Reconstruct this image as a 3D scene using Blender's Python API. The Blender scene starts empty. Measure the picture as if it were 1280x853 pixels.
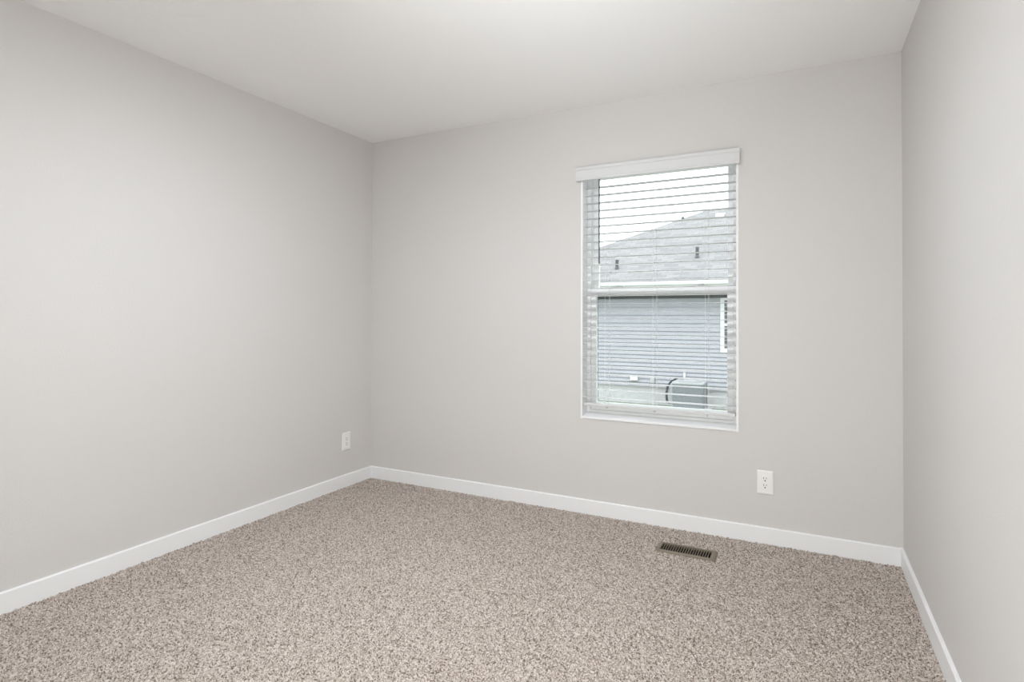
import bpy, bmesh, math, random
import numpy as np
from mathutils import Vector, Matrix

C = bpy.context.scene
COL = C.collection
random.seed(7)

# ------------------------------------------------------------------ camera
F_PX, PX_Y = 713.46, 388.92          # focal length and optical centre in the 1280x853 frame
YAW, PITCH, ROLL = 0.47157, 0.00991, 0.00293
CAM = Vector((2.8079, -3.2476, 1.1717))
r = Vector((math.cos(YAW), math.sin(YAW), 0))
f0 = Vector((-math.sin(YAW), math.cos(YAW), 0))
u0 = Vector((0, 0, 1))
fw = f0 * math.cos(PITCH) + u0 * math.sin(PITCH)
u1 = u0 * math.cos(PITCH) - f0 * math.sin(PITCH)
rr = r * math.cos(ROLL) + u1 * math.sin(ROLL)
uu = u1 * math.cos(ROLL) - r * math.sin(ROLL)
cam = bpy.data.cameras.new('camera')
cam.sensor_fit = 'HORIZONTAL'
cam.sensor_width = 36.0
cam.lens = F_PX / 1280 * 36.0
cam.shift_x = 0.0
cam.shift_y = -(426.5 - PX_Y) / 1280
cam.clip_start = 0.02
co = bpy.data.objects.new('camera', cam)
COL.objects.link(co)
m = Matrix.Identity(4)
for i in range(3):
    m[i][0], m[i][1], m[i][2], m[i][3] = rr[i], uu[i], -fw[i], CAM[i]
co.matrix_world = m
C.camera = co

# ------------------------------------------------------------------ light
SKY, SIDE, CEIL_FILL, LAMP, EXPO = 3.0, 36.0, 3.7, 210.0, 0.0
C.view_settings.view_transform = 'Standard'
C.view_settings.look = 'None'
C.view_settings.gamma = 1.0
C.view_settings.exposure = EXPO
C.view_settings.use_curve_mapping = False
C.cycles.use_denoising = True
C.cycles.max_bounces = 14
C.cycles.diffuse_bounces = 8
C.cycles.transparent_max_bounces = 16
C.cycles.sample_clamp_indirect = 8.0

W = bpy.data.worlds.new('overcast_sky')
C.world = W
W.use_nodes = True
nt = W.node_tree
bg = nt.nodes['Background']
bg.inputs['Color'].default_value = (0.94, 0.98, 1.0, 1)
# overcast: the zenith is about three times as bright as the horizon
tc = nt.nodes.new('ShaderNodeTexCoord')
sp = nt.nodes.new('ShaderNodeSeparateXYZ')
mr = nt.nodes.new('ShaderNodeMapRange')
mr.inputs['From Min'].default_value = 0.2
mr.inputs['From Max'].default_value = 1.0
mr.inputs['To Min'].default_value = SKY
mr.inputs['To Max'].default_value = SKY * 2.9
nt.links.new(tc.outputs['Generated'], sp.inputs['Vector'])
nt.links.new(sp.outputs['Z'], mr.inputs['Value'])
nt.links.new(mr.outputs['Result'], bg.inputs['Strength'])


def area(name, loc, look, sx, sy, power, color=(1, 1, 1), portal=False):
    l = bpy.data.lights.new(name, 'AREA')
    l.shape = 'RECTANGLE'
    l.size, l.size_y, l.energy, l.color = sx, sy, power, color
    o = bpy.data.objects.new(name, l)
    o.location = loc
    o.rotation_euler = (Vector(look) - Vector(loc)).to_track_quat('-Z', 'Y').to_euler()
    COL.objects.link(o)
    if portal:
        l.cycles.is_portal = True
    return o


area('window_daylight_portal', (2.06, 0.18, 1.31), (2.06, -2, 1.31), 0.9, 1.52, 1, portal=True)
# unseen fill lights added behind the camera: one low, two aimed at the ceiling
area('rear_fill', (2.7, -3.47, 0.8), (2.2, 0, 1.2), 0.9, 1.3, SIDE, (0.99, 1.0, 0.97))
fl = area('ceiling_fill', (2.4, -3.2, 1.5), (2.3, -2.5, 2.44), 0.3, 0.3, CEIL_FILL, (0.96, 1.0, 1.06))
fl.data.spread = 2.2
fl = area('forward_fill', (2.4, -3.25, 0.9), (2.0, -1.4, 2.44), 0.3, 0.3, CEIL_FILL * 0.6, (0.96, 1.0, 1.04))
fl.data.spread = 0.8

# ------------------------------------------------------------------ helpers


class MB:
    def __init__(s):
        s.v, s.f = [], []

    def poly(s, pts, faces):
        b = len(s.v)
        s.v += [tuple(p) for p in pts]
        s.f += [tuple(b + i for i in q) for q in faces]

    def box(s, x0, x1, y0, y1, z0, z1):
        s.poly([(x0, y0, z0), (x1, y0, z0), (x1, y1, z0), (x0, y1, z0),
                (x0, y0, z1), (x1, y0, z1), (x1, y1, z1), (x0, y1, z1)],
               [(0, 3, 2, 1), (4, 5, 6, 7), (0, 1, 5, 4), (1, 2, 6, 5), (2, 3, 7, 6), (3, 0, 4, 7)])

    def prism(s, prof, x0, x1, axis='x'):
        """closed profile [(a,b)] extruded along an axis"""
        n = len(prof)

        def P(a, b, t):
            return {'x': (t, a, b), 'y': (a, t, b), 'z': (a, b, t)}[axis]
        s.poly([P(a, b, x0) for a, b in prof] + [P(a, b, x1) for a, b in prof],
               [tuple(range(n))[::-1], tuple(range(n, 2 * n))] +
               [(i, (i + 1) % n, n + (i + 1) % n, n + i) for i in range(n)])

    def lathe(s, prof, cx, cy, n=32):
        """profile [(radius, z)] turned about a vertical axis"""
        b = len(s.v)
        for rad, z in prof:
            for k in range(n):
                a = 2 * math.pi * k / n
                s.v.append((cx + rad * math.cos(a), cy + rad * math.sin(a), z))
        for j in range(len(prof) - 1):
            for k in range(n):
                k2 = (k + 1) % n
                s.f.append((b + j * n + k, b + j * n + k2, b + (j + 1) * n + k2, b + (j + 1) * n + k))
        s.f.append(tuple(b + k for k in range(n))[::-1])
        e = b + (len(prof) - 1) * n
        s.f.append(tuple(e + k for k in range(n)))

    def tube(s, pts, rad, n=8):
        pts = [Vector(p) for p in pts]
        b = len(s.v)
        for i, p in enumerate(pts):
            d = (pts[min(i + 1, len(pts) - 1)] - pts[max(i - 1, 0)]).normalized()
            a = d.cross(Vector((0.31, 0.2, 0.93)) if abs(d.z) < 0.9 else Vector((1, 0, 0))).normalized()
            c = d.cross(a)
            for k in range(n):
                t = 2 * math.pi * k / n
                s.v.append(tuple(p + (a * math.cos(t) + c * math.sin(t)) * rad))
        for i in range(len(pts) - 1):
            for k in range(n):
                k2 = (k + 1) % n
                s.f.append((b + i * n + k, b + i * n + k2, b + (i + 1) * n + k2, b + (i + 1) * n + k))
        s.f.append(tuple(b + k for k in range(n)))
        e = b + (len(pts) - 1) * n
        s.f.append(tuple(e + k for k in range(n)))

    def build(s, name, mat, parent=None, bevel=0.0, smooth=False, kind=None):
        me = bpy.data.meshes.new(name)
        loc = Vector(parent_loc(parent))
        me.from_pydata([tuple(Vector(v) - loc) for v in s.v], [], s.f)
        bm = bmesh.new()
        bm.from_mesh(me)
        bmesh.ops.recalc_face_normals(bm, faces=bm.faces)
        bm.to_mesh(me)
        bm.free()
        me.materials.append(mat)
        o = bpy.data.objects.new(name, me)
        COL.objects.link(o)
        if parent:
            o.parent = parent
        if bevel:
            b = o.modifiers.new('edge', 'BEVEL')
            b.width, b.segments, b.limit_method, b.angle_limit = bevel, 2, 'ANGLE', math.radians(40)
        if smooth:
            for p in me.polygons:
                p.use_smooth = True
        if kind:
            o['kind'] = kind
        return o


def parent_loc(p):
    l = Vector((0, 0, 0))
    while p:
        l += p.location
        p = p.parent
    return l


def thing(name, label, cat, loc, group=None):
    o = bpy.data.objects.new(name, None)
    o.empty_display_size = 0.05
    o.location = loc
    COL.objects.link(o)
    o['label'], o['category'] = label, cat
    if group:
        o['group'] = group
    return o


def mat(name, color, rough=0.5, spec=0.5, metal=0.0):
    M = bpy.data.materials.new(name)
    M.use_nodes = True
    p = M.node_tree.nodes['Principled BSDF']
    p.inputs['Base Color'].default_value = (*color, 1)
    p.inputs['Roughness'].default_value = rough
    p.inputs['Specular IOR Level'].default_value = spec
    p.inputs['Metallic'].default_value = metal
    return M


def bump(M, scale, strength, dist, detail=2.0, rough=0.5):
    t = M.node_tree
    p = t.nodes['Principled BSDF']
    tc = t.nodes.new('ShaderNodeTexCoord')
    n = t.nodes.new('ShaderNodeTexNoise')
    n.inputs['Scale'].default_value = scale
    n.inputs['Detail'].default_value = detail
    n.inputs['Roughness'].default_value = rough
    b = t.nodes.new('ShaderNodeBump')
    b.inputs['Strength'].default_value = strength
    b.inputs['Distance'].default_value = dist
    t.links.new(tc.outputs['Object'], n.inputs['Vector'])
    t.links.new(n.outputs['Fac'], b.inputs['Height'])
    t.links.new(b.outputs['Normal'], p.inputs['Normal'])
    return M


def speckle(M, scale, c0, c1, lo=0.35, hi=0.65, detail=3.0):
    """base colour that wanders between two tones"""
    t = M.node_tree
    p = t.nodes['Principled BSDF']
    tc = t.nodes.new('ShaderNodeTexCoord')
    n = t.nodes.new('ShaderNodeTexNoise')
    n.inputs['Scale'].default_value = scale
    n.inputs['Detail'].default_value = detail
    r_ = t.nodes.new('ShaderNodeValToRGB')
    r_.color_ramp.elements[0].position, r_.color_ramp.elements[1].position = lo, hi
    r_.color_ramp.elements[0].color = (*c0, 1)
    r_.color_ramp.elements[1].color = (*c1, 1)
    t.links.new(tc.outputs['Object'], n.inputs['Vector'])
    t.links.new(n.outputs['Fac'], r_.inputs['Fac'])
    t.links.new(r_.outputs['Color'], p.inputs['Base Color'])
    return M


# ------------------------------------------------------------------ materials
M_wall = bump(mat('greige_wall_paint', (0.655, 0.640, 0.624), 0.75, 0.25), 130, 0.22, 0.004, 3.0, 0.55)
M_ceil = bump(mat('white_ceiling_paint', (0.87, 0.87, 0.865), 0.85, 0.2), 90, 0.12, 0.004, 3.0)
M_trim = mat('white_trim_paint', (0.86, 0.865, 0.87), 0.38, 0.4)
M_vinyl = mat('white_vinyl', (0.88, 0.89, 0.89), 0.4, 0.4)
M_blind = mat('white_fauxwood', (0.68, 0.685, 0.69), 0.45, 0.4)
M_slat = mat('pale_grey_slat', (0.66, 0.665, 0.675), 0.5, 0.3)
M_cord = mat('white_cord', (0.75, 0.75, 0.75), 0.8, 0.2)
M_wand = mat('grey_clear_plastic', (0.10, 0.105, 0.125), 0.3, 0.5)
M_plate = mat('white_plastic', (0.86, 0.855, 0.84), 0.35, 0.5)
M_slot = mat('dark_slot', (0.05, 0.045, 0.04), 0.6, 0.2)
M_reg = mat('tan_enamel', (0.20, 0.165, 0.12), 0.4, 0.4)
M_duct = mat('dark_duct', (0.012, 0.010, 0.008), 0.6, 0.2)
M_lock = mat('sash_lock_plastic', (0.70, 0.72, 0.73), 0.4, 0.4)

M_side = speckle(mat('grey_lap_siding', (0.300, 0.306, 0.333), 0.65, 0.3), 3, (0.293, 0.300, 0.327), (0.313, 0.320, 0.347))
M_conc = speckle(mat('pale_concrete', (0.373, 0.373, 0.373), 0.9, 0.2), 6, (0.353, 0.356, 0.360), (0.400, 0.403, 0.406))
M_white_out = mat('white_exterior_trim', (0.533, 0.539, 0.546), 0.5, 0.4)
M_ac = mat('grey_enamel_steel', (0.167, 0.180, 0.194), 0.45, 0.4)
M_ac_top = mat('pale_enamel_steel', (0.306, 0.316, 0.327), 0.45, 0.4)
M_black = mat('black_foam_insulation', (0.023, 0.025, 0.028), 0.8, 0.2)
M_pipe = mat('dark_roof_pipe', (0.050, 0.053, 0.060), 0.6, 0.3)
M_lawn = speckle(mat('lawn', (0.133, 0.160, 0.113), 0.95, 0.1), 8, (0.106, 0.133, 0.086), (0.200, 0.220, 0.173), detail=6)
M_out_glass = mat('dark_window_glass', (0.067, 0.070, 0.077), 0.12, 0.5)
M_wall_out = mat('house_sheathing', (0.45, 0.45, 0.45), 0.8, 0.2)

# asphalt shingles: staggered tabs with a tone of their own each
M_roof = mat('asphalt_shingles', (0.2, 0.2, 0.2), 0.9, 0.2)
t = M_roof.node_tree
tc = t.nodes.new('ShaderNodeTexCoord')
br = t.nodes.new('ShaderNodeTexBrick')
br.inputs['Scale'].default_value = 1.0
br.inputs['Brick Width'].default_value = 0.33
br.inputs['Row Height'].default_value = 0.14
br.inputs['Mortar Size'].default_value = 0.008
br.inputs['Color1'].default_value = (0.140, 0.138, 0.139, 1)
br.inputs['Color2'].default_value = (0.103, 0.102, 0.105, 1)
br.inputs['Mortar'].default_value = (0.086, 0.086, 0.088, 1)
t.links.new(tc.outputs['UV'], br.inputs['Vector'])
t.links.new(br.outputs['Color'], t.nodes['Principled BSDF'].inputs['Base Color'])

# window glass: clear sheet with a faint reflection
M_glass = bpy.data.materials.new('window_glass')
M_glass.use_nodes = True
t = M_glass.node_tree
t.nodes.clear()
o_ = t.nodes.new('ShaderNodeOutputMaterial')
mx = t.nodes.new('ShaderNodeMixShader')
tr = t.nodes.new('ShaderNodeBsdfTransparent')
gl = t.nodes.new('ShaderNodeBsdfGlossy')
fr = t.nodes.new('ShaderNodeFresnel')
fr.inputs['IOR'].default_value = 1.3
tr.inputs['Color'].default_value = (0.97, 0.985, 0.98, 1)
gl.inputs['Roughness'].default_value = 0.02
t.links.new(fr.outputs['Fac'], mx.inputs['Fac'])
t.links.new(tr.outputs['BSDF'], mx.inputs[1])
t.links.new(gl.outputs['BSDF'], mx.inputs[2])
t.links.new(mx.outputs['Shader'], o_.inputs['Surface'])

# insect screen: fine grey mesh that lets most light through
M_screen = mat('grey_screen_frame', (0.13, 0.14, 0.14), 0.5, 0.3)
M_mesh = bpy.data.materials.new('insect_mesh')
M_mesh.use_nodes = True
t = M_mesh.node_tree
t.nodes.clear()
o_ = t.nodes.new('ShaderNodeOutputMaterial')
mx = t.nodes.new('ShaderNodeMixShader')
tr = t.nodes.new('ShaderNodeBsdfTransparent')
df = t.nodes.new('ShaderNodeBsdfDiffuse')
df.inputs['Color'].default_value = (0.2, 0.2, 0.2, 1)
mx.inputs['Fac'].default_value = 0.12
t.links.new(tr.outputs['BSDF'], mx.inputs[1])
t.links.new(df.outputs['BSDF'], mx.inputs[2])
t.links.new(mx.outputs['Shader'], o_.inputs['Surface'])

# lamp glass gives off light
M_lamp = bpy.data.materials.new('lit_frosted_glass')
M_lamp.use_nodes = True
p = M_lamp.node_tree.nodes['Principled BSDF']
p.inputs['Base Color'].default_value = (0.8, 0.8, 0.78, 1)
p.inputs['Emission Color'].default_value = (0.94, 0.995, 1.065, 1)
p.inputs['Emission Strength'].default_value = LAMP

# carpet: plied yarn in several beige and brown tones
M_carpet = mat('speckled_carpet_yarn', (0.5, 0.45, 0.4), 0.95, 0.05)
t = M_carpet.node_tree
p = t.nodes['Principled BSDF']
tc = t.nodes.new('ShaderNodeTexCoord')
vo = t.nodes.new('ShaderNodeTexVoronoi')
vo.inputs['Scale'].default_value = 230
sep = t.nodes.new('ShaderNodeSeparateColor')
cr = t.nodes.new('ShaderNodeValToRGB')
cr.color_ramp.interpolation = 'CONSTANT'
els = cr.color_ramp.elements
els[0].position, els[0].color = 0.0, (0.178, 0.138, 0.113, 1)
els[1].position, els[1].color = 0.16, (0.385, 0.325, 0.276, 1)
e = els.new(0.45); e.color = (0.53, 0.466, 0.415, 1)
e = els.new(0.75); e.color = (0.68, 0.614, 0.558, 1)
t.links.new(tc.outputs['Object'], vo.inputs['Vector'])
t.links.new(vo.outputs['Color'], sep.inputs['Color'])
t.links.new(sep.outputs['Red'], cr.inputs['Fac'])
t.links.new(cr.outputs['Color'], p.inputs['Base Color'])

# ------------------------------------------------------------------ room shell
RW, RL, RH, T = 3.228, 3.50, 2.44, 0.17        # room width, length, height, wall thickness
WX0, WX1, WZ0, WZ1 = 1.617, 2.503, 0.563, 2.066  # window opening
DX0, DX1, DY0, DY1 = 2.163, 2.403, -0.337, -0.250  # duct hole in the floor


def shell(name, boxes, m_):
    b = MB()
    for q in boxes:
        b.box(*q)
    return b.build(name, m_, kind='structure')


shell('floor', [(-T, DX0, -RL - T, T, -0.15, -0.014), (DX1, RW + T, -RL - T, T, -0.15, -0.014),
                (DX0, DX1, -RL - T, DY0, -0.15, -0.014), (DX0, DX1, DY1, T, -0.15, -0.014)], M_conc)
shell('ceiling', [(-T, RW + T, -RL - T, T, RH, RH + 0.15)], M_ceil)
shell('wall_left', [(-T, 0, -RL - T, 0, -0.014, RH)], M_wall)
shell('wall_right', [(RW, RW + T, -RL - T, 0, -0.014, RH)], M_wall)
shell('wall_rear', [(0, RW, -RL - T, -RL, -0.014, RH)], M_wall)
shell('wall_back', [(-T, WX0, 0, T, -0.014, RH), (WX1, RW + T, 0, T, -0.014, RH),
                    (WX0, WX1, 0, T, -0.014, WZ0), (WX0, WX1, 0, T, WZ1, RH)], M_wall)

BH, BT = 0.0834, 0.012


def base_prof(sgn, off):
    # ease of the top front edge
    return [(off, -0.012), (off + sgn * BT, -0.012), (off + sgn * BT, BH - 0.004),
            (off + sgn * (BT - 0.004), BH), (off, BH)]


b = MB(); b.prism(base_prof(-1, 0.0), 0.0, RW, 'x'); b.build('baseboard_back', M_trim, kind='structure')
b = MB(); b.prism(base_prof(1, 0.0), -RL, -BT, 'y'); b.build('baseboard_left', M_trim, kind='structure')
b = MB(); b.prism(base_prof(-1, RW), -RL, -BT, 'y'); b.build('baseboard_right', M_trim, kind='structure')

# ------------------------------------------------------------------ carpet pile (uncountable tufts)


def carpet():
    step = 0.0034
    y_fine = -2.6
    nx = int((RW - 2 * BT) / step)
    xs = np.linspace(BT, RW - BT, nx)
    ys = np.concatenate([np.arange(-RL + 0.02, y_fine, 0.012), np.arange(y_fine, -BT, step), [-BT]])
    ny = len(ys)
    X, Y = np.meshgrid(xs, ys)
    rng = np.random.default_rng(3)
    z = rng.random(X.shape)
    # yarn ends clump a little
    k = (z + np.roll(z, 1, 0) + np.roll(z, 1, 1) + np.roll(z, (1, 1), (0, 1))) / 4
    Z = -0.0095 + 0.007 * z + 0.010 * (k - 0.2)
    X2 = X + (rng.random(X.shape) - 0.5) * 0.0027
    Y2 = Y + (rng.random(X.shape) - 0.5) * 0.0027
    X2[:, 0], X2[:, -1], Y2[-1, :] = BT, RW - BT, -BT
    # pressed down under the register
    under = (X > 2.137) & (X < 2.43) & (Y > -0.362) & (Y < -0.225)
    Z[under] = -0.010
    hole = (X > DX0 - 0.006) & (X < DX1 + 0.006) & (Y > DY0 - 0.006) & (Y < DY1 + 0.006)
    idx = np.arange(nx * ny).reshape(ny, nx)
    q = np.stack([idx[:-1, :-1], idx[:-1, 1:], idx[1:, 1:], idx[1:, :-1]], -1).reshape(-1, 4)
    hq = (hole[:-1, :-1] | hole[:-1, 1:] | hole[1:, 1:] | hole[1:, :-1]).reshape(-1)
    q = q[~hq]
    me = bpy.data.meshes.new('carpet_pile')
    me.vertices.add(nx * ny)
    me.vertices.foreach_set('co', np.stack([X2, Y2, Z], -1).astype(np.float32).ravel())
    me.loops.add(len(q) * 4)
    me.loops.foreach_set('vertex_index', q.astype(np.int32).ravel())
    me.polygons.add(len(q))
    me.polygons.foreach_set('loop_start', np.arange(0, len(q) * 4, 4, dtype=np.int32))
    me.update(calc_edges=True)
    me.validate()
    me.materials.append(M_carpet)
    o = bpy.data.objects.new('carpet_pile', me)
    COL.objects.link(o)
    o['kind'] = 'stuff'
    o['label'] = 'beige and brown speckled cut pile carpet covering the whole floor'
    o['category'] = 'carpet'


carpet()

# ------------------------------------------------------------------ window
LT = 0.012                                   # liner board thickness
ix0, ix1, iz0, iz1 = WX0 + LT, WX1 - LT, 0.577, WZ1 - 0.008
win = bpy.data.objects.new('window_1', None)
win.location = (2.06, 0.1, 1.31)
COL.objects.link(win)
win['kind'] = 'structure'
b = MB()
b.box(WX0, ix0, -0.003, T, WZ0, WZ1)
b.box(ix1, WX1, -0.003, T, WZ0, WZ1)
b.box(ix0, ix1, -0.003, T, iz1, WZ1)
b.build('jamb_liner', M_trim, win)
b = MB(); b.prism([(-0.005, WZ0 + 0.001), (T, WZ0 + 0.001), (T, 0.594), (0.09, 0.593), (-0.005, iz0)], ix0, ix1, 'x'); b.build('window_sill', M_trim, win, bevel=0.002)


def frame(b, x0, x1, z0, z1, w, wt, wb, y0, y1):
    b.box(x0, x0 + w, y0, y1, z0, z1)
    b.box(x1 - w, x1, y0, y1, z0, z1)
    b.box(x0 + w, x1 - w, y0, y1, z0, z0 + wb)
    b.box(x0 + w, x1 - w, y0, y1, z1 - wt, z1)


b = MB()
frame(b, ix0, ix1, iz0, iz1, 0.022, 0.014, 0.03, 0.082, 0.168)
# parting stops between the two sash tracks
b.box(ix0 + 0.022, ix0 + 0.028, 0.118, 0.128, iz0 + 0.03, iz1 - 0.022)
b.box(ix1 - 0.028, ix1 - 0.022, 0.118, 0.128, iz0 + 0.03, iz1 - 0.022)
b.build('window_frame', M_vinyl, win, bevel=0.0015)
sx0, sx1 = ix0 + 0.023, ix1 - 0.023
up = MB(); frame(up, sx0, sx1, 1.305, iz1 - 0.015, 0.032, 0.024, 0.036, 0.130, 0.158)
us = up.build('upper_sash', M_vinyl, win, bevel=0.0015)
g = MB(); g.box(sx0 + 0.03, sx1 - 0.03, 0.142, 0.146, 1.339, iz1 - 0.037); g.build('pane', M_glass, us)
lo = MB(); frame(lo, sx0, sx1, iz0 + 0.031, 1.348, 0.032, 0.044, 0.045, 0.088, 0.116)
ls = lo.build('lower_sash', M_vinyl, win, bevel=0.0015)
g = MB(); g.box(sx0 + 0.03, sx1 - 0.03, 0.101, 0.105, iz0 + 0.072, 1.306); g.build('pane', M_glass, ls)
sc = MB(); frame(sc, ix0 + 0.024, ix1 - 0.024, iz0 + 0.032, 1.311, 0.018, 0.030, 0.018, 0.1595, 0.1665)
scr = sc.build('insect_screen', M_screen, win)
sc = MB(); sc.box(ix0 + 0.04, ix1 - 0.04, 0.1628, 0.1632, iz0 + 0.048, 1.283); sc.build('screen_mesh', M_mesh, scr)
for x in (1.822, 2.295):
    k = MB()
    k.box(x - 0.03, x + 0.03, 0.092, 0.114, 1.3475, 1.353)
    k.prism([(x - 0.012, 0.095), (x + 0.012, 0.095), (x + 0.016, 0.103), (x + 0.004, 0.111), (x - 0.016, 0.111)], 1.353, 1.360, 'z')
    k.build('sash_lock', M_lock, ls)

# ------------------------------------------------------------------ blind
bl = thing('window_blind', 'white slatted window blind, lowered with slats open, hanging in the window recess', 'blind', (2.06, 0.03, 0.60))
hr = MB(); hr.box(1.634, 2.486, 0.004, 0.056, 2.008, 2.046); hr.build('headrail', M_blind, bl, bevel=0.002)
vx0, vx1, vy = 1.592, 2.511, -0.016
vprof = [(vy, 1.986), (vy - 0.008, 1.986), (vy - 0.011, 1.990), (vy - 0.011, 1.996), (vy - 0.008, 2.000),
         (vy - 0.009, 2.005), (vy - 0.010, 2.046), (vy - 0.014, 2.052), (vy - 0.015, 2.066), (vy - 0.012, 2.069), (vy, 2.069)]
v = MB(); v.prism(vprof, vx0, vx1, 'x')
v.box(vx0, vx0 + 0.010, vy, -0.0005, 1.987, 2.068)
v.box(vx1 - 0.010, vx1, vy, -0.0005, 1.987, 2.068)
v.build('valance', M_blind, bl)
s = MB()
SX0, SX1 = 1.633, 2.4865
for k in range(28):
    z = 1.947 - 0.0465 * k
    # slightly crowned slat
    prof = [(0.005, z - 0.0010), (0.018, z - 0.0003), (0.030, z), (0.042, z - 0.0003), (0.055, z - 0.0010),
            (0.055, z + 0.0010), (0.042, z + 0.0020), (0.030, z + 0.0023), (0.018, z + 0.0020), (0.005, z + 0.0010)]
    s.prism(prof, SX0, SX1, 'x')
s.build('slat_stack', M_slat, bl)
rl = MB(); rl.box(SX0, SX1, 0.004, 0.056, 0.641, 0.657)
rail = rl.build('bottom_rail', M_blind, bl, bevel=0.003)
CORDS = (1.770, 2.052, 2.337)
for x in CORDS:
    c = MB()
    c.tube([(x - 0.004, 0.0035, 2.0), (x - 0.004, 0.0035, 0.657)], 0.0007, 6)
    c.tube([(x + 0.004, 0.0565, 2.0), (x + 0.004, 0.0565, 0.657)], 0.0007, 6)
    c.tube([(x + 0.010, 0.0565, 2.0), (x + 0.010, 0.0565, 0.657)], 0.0007, 6)
    c.build('ladder_cord', M_cord, bl)
    q = MB(); q.lathe([(0.004, 0.627), (0.007, 0.629), (0.007, 0.6415)], x, 0.03, 12)
    q.build('cord_plug', M_lock, rail)
wd = MB(); wd.tube([(1.7325, -0.004, 1.995), (1.7325, -0.004, 1.486)], 0.0042, 6)
wd.build('tilt_wand', M_wand, bl)['label'] = 'thin grey tilt wand'

# ------------------------------------------------------------------ outlets


def outlet(label, pos, axis):
    """built facing -y at the origin; axis 'left' turns it to face +x"""
    t_ = thing('wall_outlet', label, 'outlet', (0, 0, 0), 'duplex wall outlets')
    b = MB()
    w, h, d = 0.039, 0.061, 0.006
    b.poly([(-w, 0, -h), (w, 0, -h), (w, 0, h), (-w, 0, h),
            (-w, -0.003, -h), (w, -0.003, -h), (w, -0.003, h), (-w, -0.003, h),
            (-w + .005, -d, -h + .005), (w - .005, -d, -h + .005), (w - .005, -d, h - .005), (-w + .005, -d, h - .005)],
           [(0, 1, 2, 3), (0, 1, 5, 4), (1, 2, 6, 5), (2, 3, 7, 6), (3, 0, 4, 7),
            (4, 5, 9, 8), (5, 6, 10, 9), (6, 7, 11, 10), (7, 4, 8, 11), (8, 9, 10, 11)])
    b.build('cover_plate', M_plate, t_)
    rc = MB(); rc.box(-0.0167, 0.0167, -0.0078, -0.0055, -0.0335, 0.0335)
    rec = rc.build('receptacle', M_plate, t_, bevel=0.0008)
    for zc in (0.0175, -0.0175):
        k = MB()
        k.box(-0.0078, -0.0052, -0.0082, -0.007, zc + 0.001, zc + 0.0095)
        k.box(0.0052, 0.0078, -0.0082, -0.007, zc + 0.002, zc + 0.0085)
        pr = [(0.0032 * math.cos(a), zc - 0.0075 + 0.0032 * math.sin(a)) for a in [math.pi * j / 5 for j in range(6)]] + [(-0.0032, zc - 0.0105), (0.0032, zc - 0.0105)]
        k.prism(pr, -0.0082, -0.007, 'y')
        k.build('socket_openings', M_slot, rec)
    t_.location = pos
    if axis == 'left':
        t_.rotation_euler = (0, 0, math.pi / 2)
    return t_


outlet('white wall outlet on the window wall, below and right of the blind', (2.631, -0.0005, 0.3145), 'back')
outlet('white wall outlet on the plain wall beside the far corner, seen edge-on', (0.0005, -0.2555, 0.3105), 'left')

# ------------------------------------------------------------------ floor register
rg = thing('floor_register', 'tan metal floor register with dark slots in the carpet by the baseboard', 'vent', (2.283, -0.2935, 0))
b = MB()
x0, x1, y0, y1 = 2.139, 2.427, -0.361, -0.227
zt, zb = 0.0045, -0.004
b.poly([(x0, y0, zb), (x1, y0, zb), (x1, y1, zb), (x0, y1, zb),
        (x0 + .010, y0 + .010, zt), (x1 - .010, y0 + .010, zt), (x1 - .010, y1 - .010, zt), (x0 + .010, y1 - .010, zt),
        (DX0, DY0, zt), (DX1, DY0, zt), (DX1, DY1, zt), (DX0, DY1, zt),
        (DX0, DY0, zb), (DX1, DY0, zb), (DX1, DY1, zb), (DX0, DY1, zb)],
       [(0, 1, 5, 4), (1, 2, 6, 5), (2, 3, 7, 6), (3, 0, 4, 7), (4, 5, 9, 8), (5, 6, 10, 9), (6, 7, 11, 10), (7, 4, 8, 11),
        (8, 9, 13, 12), (9, 10, 14, 13), (10, 11, 15, 14), (11, 8, 12, 15), (0, 1, 13, 12), (1, 2, 14, 13), (2, 3, 15, 14), (3, 0, 12, 15)])
b.build('register_frame', M_reg, rg)
g = MB()
n = 20
p_ = (DX1 - DX0) / n
for k in range(1, n):
    xc = DX0 + k * p_
    g.box(xc - 0.0017, xc + 0.0017, DY0 - 0.001, DY1 + 0.001, -0.003, 0.0038)
g.build('grille_bars', M_reg, rg)
d = MB()
e = 0.0015
d.poly([(DX0 + e, DY0 + e, -0.004), (DX1 - e, DY0 + e, -0.004), (DX1 - e, DY1 - e, -0.004), (DX0 + e, DY1 - e, -0.004),
        (DX0 + e, DY0 + e, -0.11), (DX1 - e, DY0 + e, -0.11), (DX1 - e, DY1 - e, -0.11), (DX0 + e, DY1 - e, -0.11)],
       [(0, 1, 5, 4), (1, 2, 6, 5), (2, 3, 7, 6), (3, 0, 4, 7), (4, 5, 6, 7)])
d.build('duct_boot', M_duct, rg)

# ------------------------------------------------------------------ ceiling lamp (just above the picture's top edge)
cl = thing('ceiling_light', 'round white flush ceiling light with lit frosted dome at the room centre', 'ceiling light', (1.55, -1.78, 2.44))
b = MB(); b.lathe([(0.165, 2.4398), (0.168, 2.430), (0.165, 2.388), (0.150, 2.385)], 1.55, -1.78, 40); b.build('ceiling_plate', M_trim, cl, smooth=False)
b = MB(); b.lathe([(0.149, 2.405), (0.147, 2.396), (0.135, 2.388), (0.105, 2.380), (0.055, 2.375), (0.005, 2.374)], 1.55, -1.78, 40)
b.build('frosted_dome', M_lamp, cl, smooth=True)

# ------------------------------------------------------------------ outside: lawn, neighbouring house, air conditioner
GZ = -1.0
shell('ground', [(-40, 45, T, 70, GZ - 0.3, GZ)], M_lawn)
shell('foundation_wall', [(-T, RW + T, -RL - T, T, GZ, -0.15)], M_conc)

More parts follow.
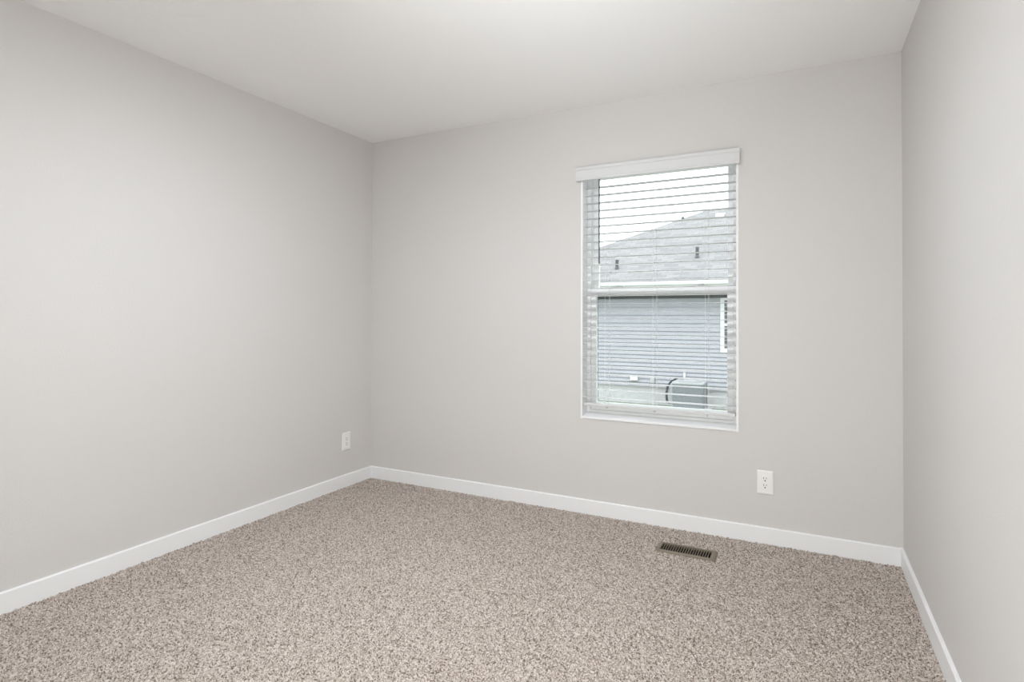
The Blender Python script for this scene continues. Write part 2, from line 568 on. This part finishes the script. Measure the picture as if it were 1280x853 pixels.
HX0, HX1, HY0, HY1 = -4.49, 13.0, 11.0, 19.86
EZ, EY, EX = 2.04, 10.5, -4.89       # eave height, eave line, eave corner
hs = thing('neighbor_house', 'grey sided house with hipped shingle roof seen outside through the blind', 'house', (2.0, 15.0, GZ))
b = MB(); b.box(HX0, HX1, HY0 + 0.02, HY1, GZ + 0.4, 1.80)
b.build('wall_core', M_wall_out, hs)
b = MB(); b.box(HX0 + 0.03, HX1 - 0.03, HY0 + 0.03, HY1 - 0.03, GZ, GZ + 0.45); b.build('foundation', M_conc, hs)
# lap siding on the facing wall, courses of about 0.1 m
sd = MB()
ch = 0.099
z = -0.56
while z < 1.77:
    z1 = min(z + ch, 1.79)
    sd.prism([(HY0 + 0.02, z), (HY0 - 0.016, z), (HY0 + 0.012, z1 + 0.004), (HY0 + 0.02, z1 + 0.004)], HX0, HX1, 'x')
    z += ch
sd.build('lap_siding', M_side, hs)
# hip roof
RY, RZ, RX0, RX1 = 15.43, 4.505, 0.044, 8.46
EY2, EX2 = 20.36, 13.39
me = MB()
th = 0.12
me.poly([(EX, EY, EZ), (EX2, EY, EZ), (EX2, EY2, EZ), (EX, EY2, EZ), (RX0, RY, RZ), (RX1, RY, RZ),
         (EX, EY, EZ - 0.02), (EX2, EY, EZ - 0.02), (EX2, EY2, EZ - 0.02), (EX, EY2, EZ - 0.02)],
        [(0, 1, 5, 4), (1, 2, 5), (2, 3, 4, 5), (3, 0, 4), (0, 6, 7, 1), (1, 7, 8, 2), (2, 8, 9, 3), (3, 9, 6, 0), (6, 9, 8, 7)])
ro = me.build('hip_roof', M_roof, hs)
uv = ro.data.uv_layers.new(name='UVMap')
for pl in ro.data.polygons:
    nrm = pl.normal
    for li in pl.loop_indices:
        cv = ro.data.vertices[ro.data.loops[li].vertex_index].co
        if abs(nrm.y) > abs(nrm.x):
            uv.data[li].uv = (cv.x, cv.z * 2.236)
        else:
            uv.data[li].uv = (cv.y, cv.z * 2.236)
b = MB()
b.box(EX + 0.02, EX2 - 0.02, EY + 0.08, HY0 + 0.02, 1.80, 1.815)
b.box(EX + 0.02, HX0 + 0.02, EY + 0.08, EY2 - 0.08, 1.80, 1.815)
b.build('soffit', M_white_out, hs)
b = MB()
b.box(EX + 0.01, EX2, EY + 0.06, EY + 0.085, 1.79, 2.015)
b.box(EX + 0.01, EX + 0.035, EY + 0.06, EY2, 1.79, 2.015)
b.build('fascia_board', M_white_out, hs)
b = MB()
b.prism([(EY - 0.04, 2.025), (EY - 0.04, 1.985), (EY - 0.02, 1.94), (EY + 0.06, 1.92), (EY + 0.06, 2.03), (EY + 0.05, 2.03), (EY + 0.05, 1.94), (EY - 0.012, 1.96), (EY - 0.03, 2.025)], EX, EX2, 'x')
b.build('rain_gutter', M_white_out, hs)
# window of that house
hw = MB(); frame(hw, 1.07, 1.98, 0.34, 1.66, 0.09, 0.09, 0.09, HY0 - 0.03, HY0 + 0.01)
hw.box(1.16, 1.89, HY0 - 0.02, HY0 + 0.005, 0.965, 1.02)
hwin = hw.build('window', M_white_out, hs)
b = MB(); b.box(1.15, 1.90, HY0 - 0.012, HY0 - 0.008, 0.42, 1.58); b.build('pane', M_out_glass, hwin)


def roofz(y):
    return EZ + 0.5 * (y - EY)


for (x, y, h, rad) in ((-1.525, 11.29, 0.23, 0.042), (0.414, 11.81, 0.26, 0.042), (-0.50, 14.87, 0.055, 0.035)):
    b = MB(); zz = roofz(y)
    b.lathe([(rad * 1.5, zz - 0.06), (rad * 1.5, zz - 0.005), (rad * 1.1, zz + 0.04), (rad, zz + 0.045), (rad, zz + h), (rad * 0.8, zz + h)], x, y, 16)
    b.build('roof_pipe', M_pipe, hs)
b = MB(); zz = roofz(14.93)
b.prism([(14.80, zz - 0.07), (14.80, zz - 0.03), (14.84, zz + 0.015), (15.1, zz + 0.09), (15.1, zz + 0.04)], 0.47, 0.71, 'x')
b.build('roof_vent', M_white_out, hs)
b = MB(); b.box(-1.078, -0.885, HY0 - 0.09, HY0 + 0.005, -0.425, -0.295); b.build('meter_box', M_white_out, hs, bevel=0.01)
b = MB(); b.box(-0.582, -0.475, HY0 - 0.05, HY0 + 0.005, -0.47, -0.325); b.build('outlet_box', M_conc, hs, bevel=0.01)
b = MB(); b.box(0.224, 0.275, HY0 - 0.06, HY0 + 0.005, -0.30, -0.17)
b.box(0.245, 0.295, HY0 - 0.09, HY0 + 0.005, -0.42, -0.30); b.build('disconnect_box', M_white_out, hs, bevel=0.006)

ac = thing('air_conditioner', 'grey outdoor air conditioner unit standing against the neighboring house wall', 'air conditioner', (0.5, 10.34, GZ))
ax0, ax1, ay0, ay1 = 0.14, 0.83, 9.97, 10.68
az0, az1 = GZ + 0.08, -0.345
b = MB(); b.box(ax0 - 0.1, ax1 + 0.1, ay0 - 0.08, ay1 + 0.06, GZ, az0); b.build('concrete_pad', M_conc, ac, bevel=0.01)


def rrect(x0, x1, y0, y1, rad, n=5):
    out = []
    for cx, cy, a0 in ((x1 - rad, y1 - rad, 0), (x0 + rad, y1 - rad, 90), (x0 + rad, y0 + rad, 180), (x1 - rad, y0 + rad, 270)):
        for k in range(n + 1):
            a = math.radians(a0 + 90 * k / n)
            out.append((cx + rad * math.cos(a), cy + rad * math.sin(a)))
    return out


b = MB()
b.prism(rrect(ax0 + .012, ax1 - .012, ay0 + .012, ay1 - .012, 0.07), az0, az1, 'z')
z = az0 + 0.03
while z < az1 - 0.04:
    b.prism(rrect(ax0, ax1, ay0, ay1, 0.08), z, z + 0.022, 'z')
    z += 0.045
b.build('cabinet', M_ac, ac)
b = MB(); b.prism(rrect(ax0 - .006, ax1 + .006, ay0 - .006, ay1 + .006, 0.085), az1, az1 + 0.035, 'z')
top = b.build('top_cover', M_ac_top, ac)
gm = MB()
cx, cy = (ax0 + ax1) / 2, (ay0 + ay1) / 2
for rad in (0.08, 0.14, 0.20, 0.26):
    pts = [(cx + rad * math.cos(2 * math.pi * k / 24), cy + rad * math.sin(2 * math.pi * k / 24), az1 + 0.045 + 0.02 * (1 - rad / 0.26)) for k in range(25)]
    gm.tube(pts, 0.005, 6)
for k in range(8):
    a = math.pi * k / 8
    gm.tube([(cx - 0.28 * math.cos(a), cy - 0.28 * math.sin(a), az1 + 0.038), (cx, cy, az1 + 0.066), (cx + 0.28 * math.cos(a), cy + 0.28 * math.sin(a), az1 + 0.038)], 0.005, 6)
gm.build('fan_guard', M_ac_top, top)
pb = MB(); pb.box(0.07, ax0 + 0.004, ay0 + 0.2, ay0 + 0.42, az0 + 0.08, az1 - 0.02); pb.build('service_panel', M_ac_top, ac, bevel=0.005)
pl = MB()
ctrl = [(0.06, 10.965, -0.33), (0.055, 10.7, -0.34), (0.03, 10.45, -0.36), (-0.005, 10.25, -0.45), (-0.02, 10.2, -0.6),
        (-0.015, 10.2, -0.74), (0.02, 10.2, -0.80), (0.09, 10.2, -0.82), (0.15, 10.2, -0.82)]
pl.tube(ctrl, 0.026, 8)
pl.build('refrigerant_line', M_black, ac, smooth=True)
